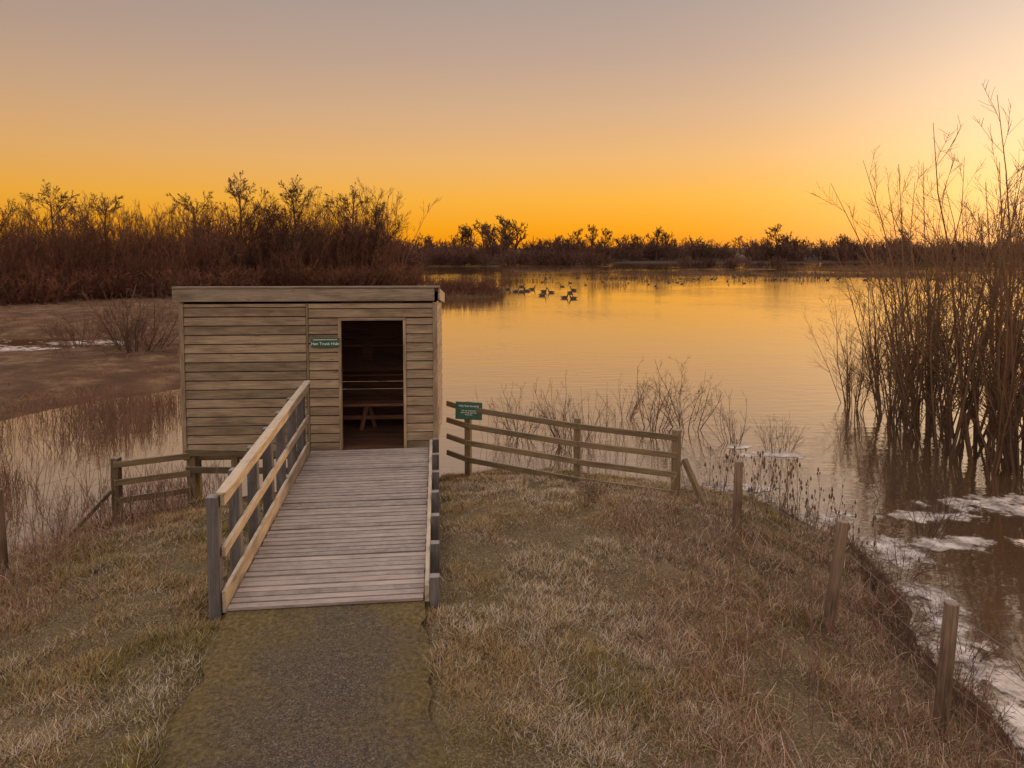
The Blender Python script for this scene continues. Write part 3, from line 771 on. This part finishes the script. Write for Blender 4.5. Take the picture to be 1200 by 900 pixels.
# distant treeline (one mesh)
dv = [tree_mesh('', 300+k, 11, None, .036, 18, .3, 8, 5, 3, raw=True) for k in range(4)]
ub = [shrub_mesh('', 320+k, 20, 6.5, 2.4, .5, .08, 8, 4, None, .05, .08, .02, 32, .4, raw=True) for k in range(3)]
items = []
for k in range(330):
    x = rr.uniform(-70, 330); y = 226+rr.random()**1.5*60
    items.append((*ub[k % 3], (x, y, .3), rr.uniform(.6, 1.1)*(1 if y < 240 else 1.25), rr.uniform(0, 6)))
for k in range(75):
    x = rr.uniform(-60, 330); y = rr.uniform(235, 300)
    items.append((*dv[k % 4], (x, y, .3), rr.uniform(.6, 1.05), rr.uniform(0, 6)))
for (x, y, s_) in ((-14,240,1.45),(-4,236,1.65),(1,240,1.6),(-10,243,1.55),(-1,246,1.6),(-7,238,1.5),(-18,243,1.3),(28,245,1.35),(32,240,1.2),(50,240,1.3),(55,245,1.2),(92,240,1.35),(98,245,1.1),(24,244,1.2),(140,250,1.2)):
    items.append((*dv[int(abs(x)) % 4], (x, y, .3), s_, x))
for k in range(64):
    x = -2+rr.uniform(-28, 28); y = 178+rr.uniform(-3, 3)
    items.append((*ub[k % 3], (x, y, .2), rr.uniform(.4, .8)*(1-.012*max(0, x)), rr.uniform(0, 6)))
for k in range(20):
    items.append((*ub[k % 3], (48+rr.uniform(-11, 11), 152+rr.uniform(-2, 2), .2), rr.uniform(.25, .45), rr.uniform(0, 6)))
for k in range(56):
    t = rr.random(); items.append((*ub[k % 3], (-17-26*t+rr.normal(0, 2), 92+115*t+rr.normal(0, 3), .2), rr.uniform(.6, 1.0), rr.uniform(0, 6)))
scatter('distant_treeline', items, M_far, 5)
isb = shrub_mesh('', 350, 30, 1.8, 1.0, .8, .02, 7, 4, None, .012, .1, .0, 34, .4, raw=True)
scatter('islet_scrub', [(*isb, (-4.6+rr.uniform(-3, 3), 66+rr.uniform(-2, 2), .1), rr.uniform(.6, 1.15), rr.uniform(0, 6)) for k in range(18)], M_thick, 6)

# ------------------------------------------------------------ ice
def ice_obj(name, blobs):
    Vs, Fs, Cs = [], [], []; o = 0
    for bi, (cx, cy, rx, ry) in enumerate(blobs):
        m = 48; a = np.linspace(0, 2*np.pi, m, endpoint=False)
        z = .006+.0025*(bi % 5)
        rings = [.33, .66, 1.0, 1.35]
        V = np.concatenate([np.stack([cx+rx*q*np.cos(a), cy+ry*q*np.sin(a), np.full(m, z)], 1) for q in rings]+[[[cx, cy, z]]])
        C = np.concatenate([np.full(m, c_) for c_ in (.72, .5, .15, -1.0)]+[[.8]])
        for r_ in range(3):
            Fs += [(o+r_*m+i, o+(r_+1)*m+i, o+(r_+1)*m+(i+1) % m, o+r_*m+(i+1) % m) for i in range(m)]
        Fs += [(o+4*m, o+i, o+(i+1) % m) for i in range(m)]
        Vs.append(V); Cs.append(C); o += len(V)
    me = bpy.data.meshes.new(name); V = np.concatenate(Vs); C = np.concatenate(Cs)
    me.from_pydata([tuple(v) for v in V], [], Fs); me.materials.append(M_ice)
    at = me.attributes.new('tint', 'FLOAT_COLOR', 'POINT'); at.data.foreach_set('color', np.repeat(C[:, None], 4, 1).astype(np.float32).ravel())
    ob = bpy.data.objects.new(name, me); COL.objects.link(ob); return ob
ice_obj('ice_sheet', [(5.7,14.9,.8,.4),(5.1,15.5,.35,.25),(8.4,11.9,1.4,.5),(9.8,12.1,1.6,.4),(6.9,10.3,1.2,.35),(7.0,11.4,.9,.3),(5.7,10.1,.5,.7),
    (5.1,7.2,.45,1.0),(5.3,8.6,.4,.8),(4.9,5.9,.45,.9),(5.3,11.4,.5,.4),(4.3,12.8,.8,.3)])
ice_obj('ice_sheet', [(-24,30.8,6,1.3),(-19.5,33,3.6,1.1),(-30,33,6,1.6),(-16.5,34,1.6,.6),(-22,28.5,3,.6)])

# ------------------------------------------------------------ water birds
def goose_mesh(name, s=1):
    sp_ = np.array([(-.46,0,.20),(-.36,0,.17),(-.2,0,.13),(0,0,.11),(.16,0,.12),(.27,0,.18),(.32,0,.29),(.345,0,.42),(.37,0,.50),(.42,0,.515),(.47,0,.50),(.53,0,.485)])*s
    R = np.array([.015,.07,.13,.165,.15,.10,.055,.042,.052,.055,.03,.008])*s
    V, F = tubes(sp_[None], R[None], 10)
    V[:, 1] *= .9
    k = np.repeat(np.arange(12), 10)
    col = np.where((k >= 6)[:, None], (.02, .018, .018), (.07, .05, .04)); col = np.where((k <= 1)[:, None], (.16, .14, .13), col); col = np.where((k >= 10)[:, None], (.25, .12, .03), col)
    return np_mesh(name, V, F, M_bird, col=col, smooth=True, link=False)
gm = goose_mesh('goose_body')
for (x, y, rz) in ((.4,72,.3),(1.0,71.6,.1),(1.6,73,3),(2.9,66,0),(3.3,72,.4),(4.0,70.5,2.8),(4.8,63,.2),(5.5,62,3.3),(2.2,76,.1),(1.1,81,.2),(5.9,70,.5),(6.6,74,3),(-.5,76,.2)):
    put(gm, 'goose', (x, y, -.03), .9, rz)
fl = empty('distant_bird_flock')
for k in range(95):
    x = rr.normal(46, 12); y = rr.uniform(98, 135); put(gm, 'duck', (x, y, -.03), rr.uniform(.6, .85), rr.uniform(0, 6), fl)
for k in range(55):
    x = rr.uniform(4, 40); y = rr.uniform(80, 150); put(gm, 'duck', (x, y, -.03), rr.uniform(.5, .75), rr.uniform(0, 6), fl)

# ------------------------------------------------------------ sky & sun
AZ, EL = math.radians(43), math.radians(5)
w = bpy.data.worlds.new('World'); scene.world = w; w.use_nodes = True; nt = w.node_tree
bg = nt.nodes['Background']; bg.inputs['Strength'].default_value = 1.0
tc = N(nt, 'ShaderNodeTexCoord'); sp = N(nt, 'ShaderNodeSeparateXYZ'); nt.links.new(tc.outputs['Generated'], sp.inputs[0])
z = mth(nt, 'MAXIMUM', sp.outputs['Z'], 0.0)
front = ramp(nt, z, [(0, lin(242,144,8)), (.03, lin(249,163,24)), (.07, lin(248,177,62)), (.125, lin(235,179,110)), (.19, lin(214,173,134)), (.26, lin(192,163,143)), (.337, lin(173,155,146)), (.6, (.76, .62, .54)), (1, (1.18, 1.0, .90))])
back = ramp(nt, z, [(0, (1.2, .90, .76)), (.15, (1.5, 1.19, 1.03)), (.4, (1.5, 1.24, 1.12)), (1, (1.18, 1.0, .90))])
def dotn(v):
    d = N(nt, 'ShaderNodeVectorMath', operation='DOT_PRODUCT'); nt.links.new(tc.outputs['Generated'], d.inputs[0]); d.inputs[1].default_value = v; return d.outputs['Value']
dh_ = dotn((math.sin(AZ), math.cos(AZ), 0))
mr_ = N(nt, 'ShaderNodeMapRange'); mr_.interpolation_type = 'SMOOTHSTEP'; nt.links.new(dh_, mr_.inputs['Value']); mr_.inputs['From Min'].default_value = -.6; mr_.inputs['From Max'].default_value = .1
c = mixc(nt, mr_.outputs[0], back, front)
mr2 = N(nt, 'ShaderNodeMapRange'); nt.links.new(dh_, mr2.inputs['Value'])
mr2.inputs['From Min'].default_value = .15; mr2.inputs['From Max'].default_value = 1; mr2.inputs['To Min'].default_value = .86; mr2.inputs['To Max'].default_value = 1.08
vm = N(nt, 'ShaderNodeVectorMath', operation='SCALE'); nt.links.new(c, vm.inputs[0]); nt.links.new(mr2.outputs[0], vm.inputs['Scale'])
g3 = mth(nt, 'POWER', mth(nt, 'MAXIMUM', dotn((math.sin(AZ)*math.cos(.11), math.cos(AZ)*math.cos(.11), math.sin(.11))), 0), 24)
gl = N(nt, 'ShaderNodeVectorMath', operation='SCALE'); gl.inputs[0].default_value = (.44, .37, .27); nt.links.new(g3, gl.inputs['Scale'])
ad = N(nt, 'ShaderNodeVectorMath', operation='ADD'); nt.links.new(vm.outputs[0], ad.inputs[0]); nt.links.new(gl.outputs[0], ad.inputs[1])
sky = N(nt, 'ShaderNodeTexSky', sky_type='NISHITA'); sky.sun_disc = False; sky.sun_elevation = EL; sky.sun_rotation = AZ
sk = N(nt, 'ShaderNodeVectorMath', operation='SCALE'); nt.links.new(sky.outputs[0], sk.inputs[0]); sk.inputs['Scale'].default_value = .003
ad2 = N(nt, 'ShaderNodeVectorMath', operation='ADD'); nt.links.new(ad.outputs[0], ad2.inputs[0]); nt.links.new(sk.outputs[0], ad2.inputs[1])
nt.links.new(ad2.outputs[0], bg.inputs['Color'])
sl = bpy.data.lights.new('sun', 'SUN'); sl.energy = 2.2; sl.angle = math.radians(4); sl.color = (1, .60, .30)
so = bpy.data.objects.new('sun', sl); COL.objects.link(so)
d = Vector((math.sin(AZ)*math.cos(EL), math.cos(AZ)*math.cos(EL), math.sin(EL)))
so.rotation_euler = (-d).to_track_quat('-Z', 'Y').to_euler(); so.location = (30, 30, 12)

# ------------------------------------------------------------ camera
cam = bpy.data.cameras.new('camera'); co_ = bpy.data.objects.new('camera', cam); COL.objects.link(co_)
co_.location = (0, 0, 4.5); co_.rotation_euler = (math.radians(90-3.5), 0, 0)
cam.sensor_width = 36; cam.lens = 36*811/1200; cam.shift_y = -109/1200
cam.clip_start = .1; cam.clip_end = 6000
scene.camera = co_
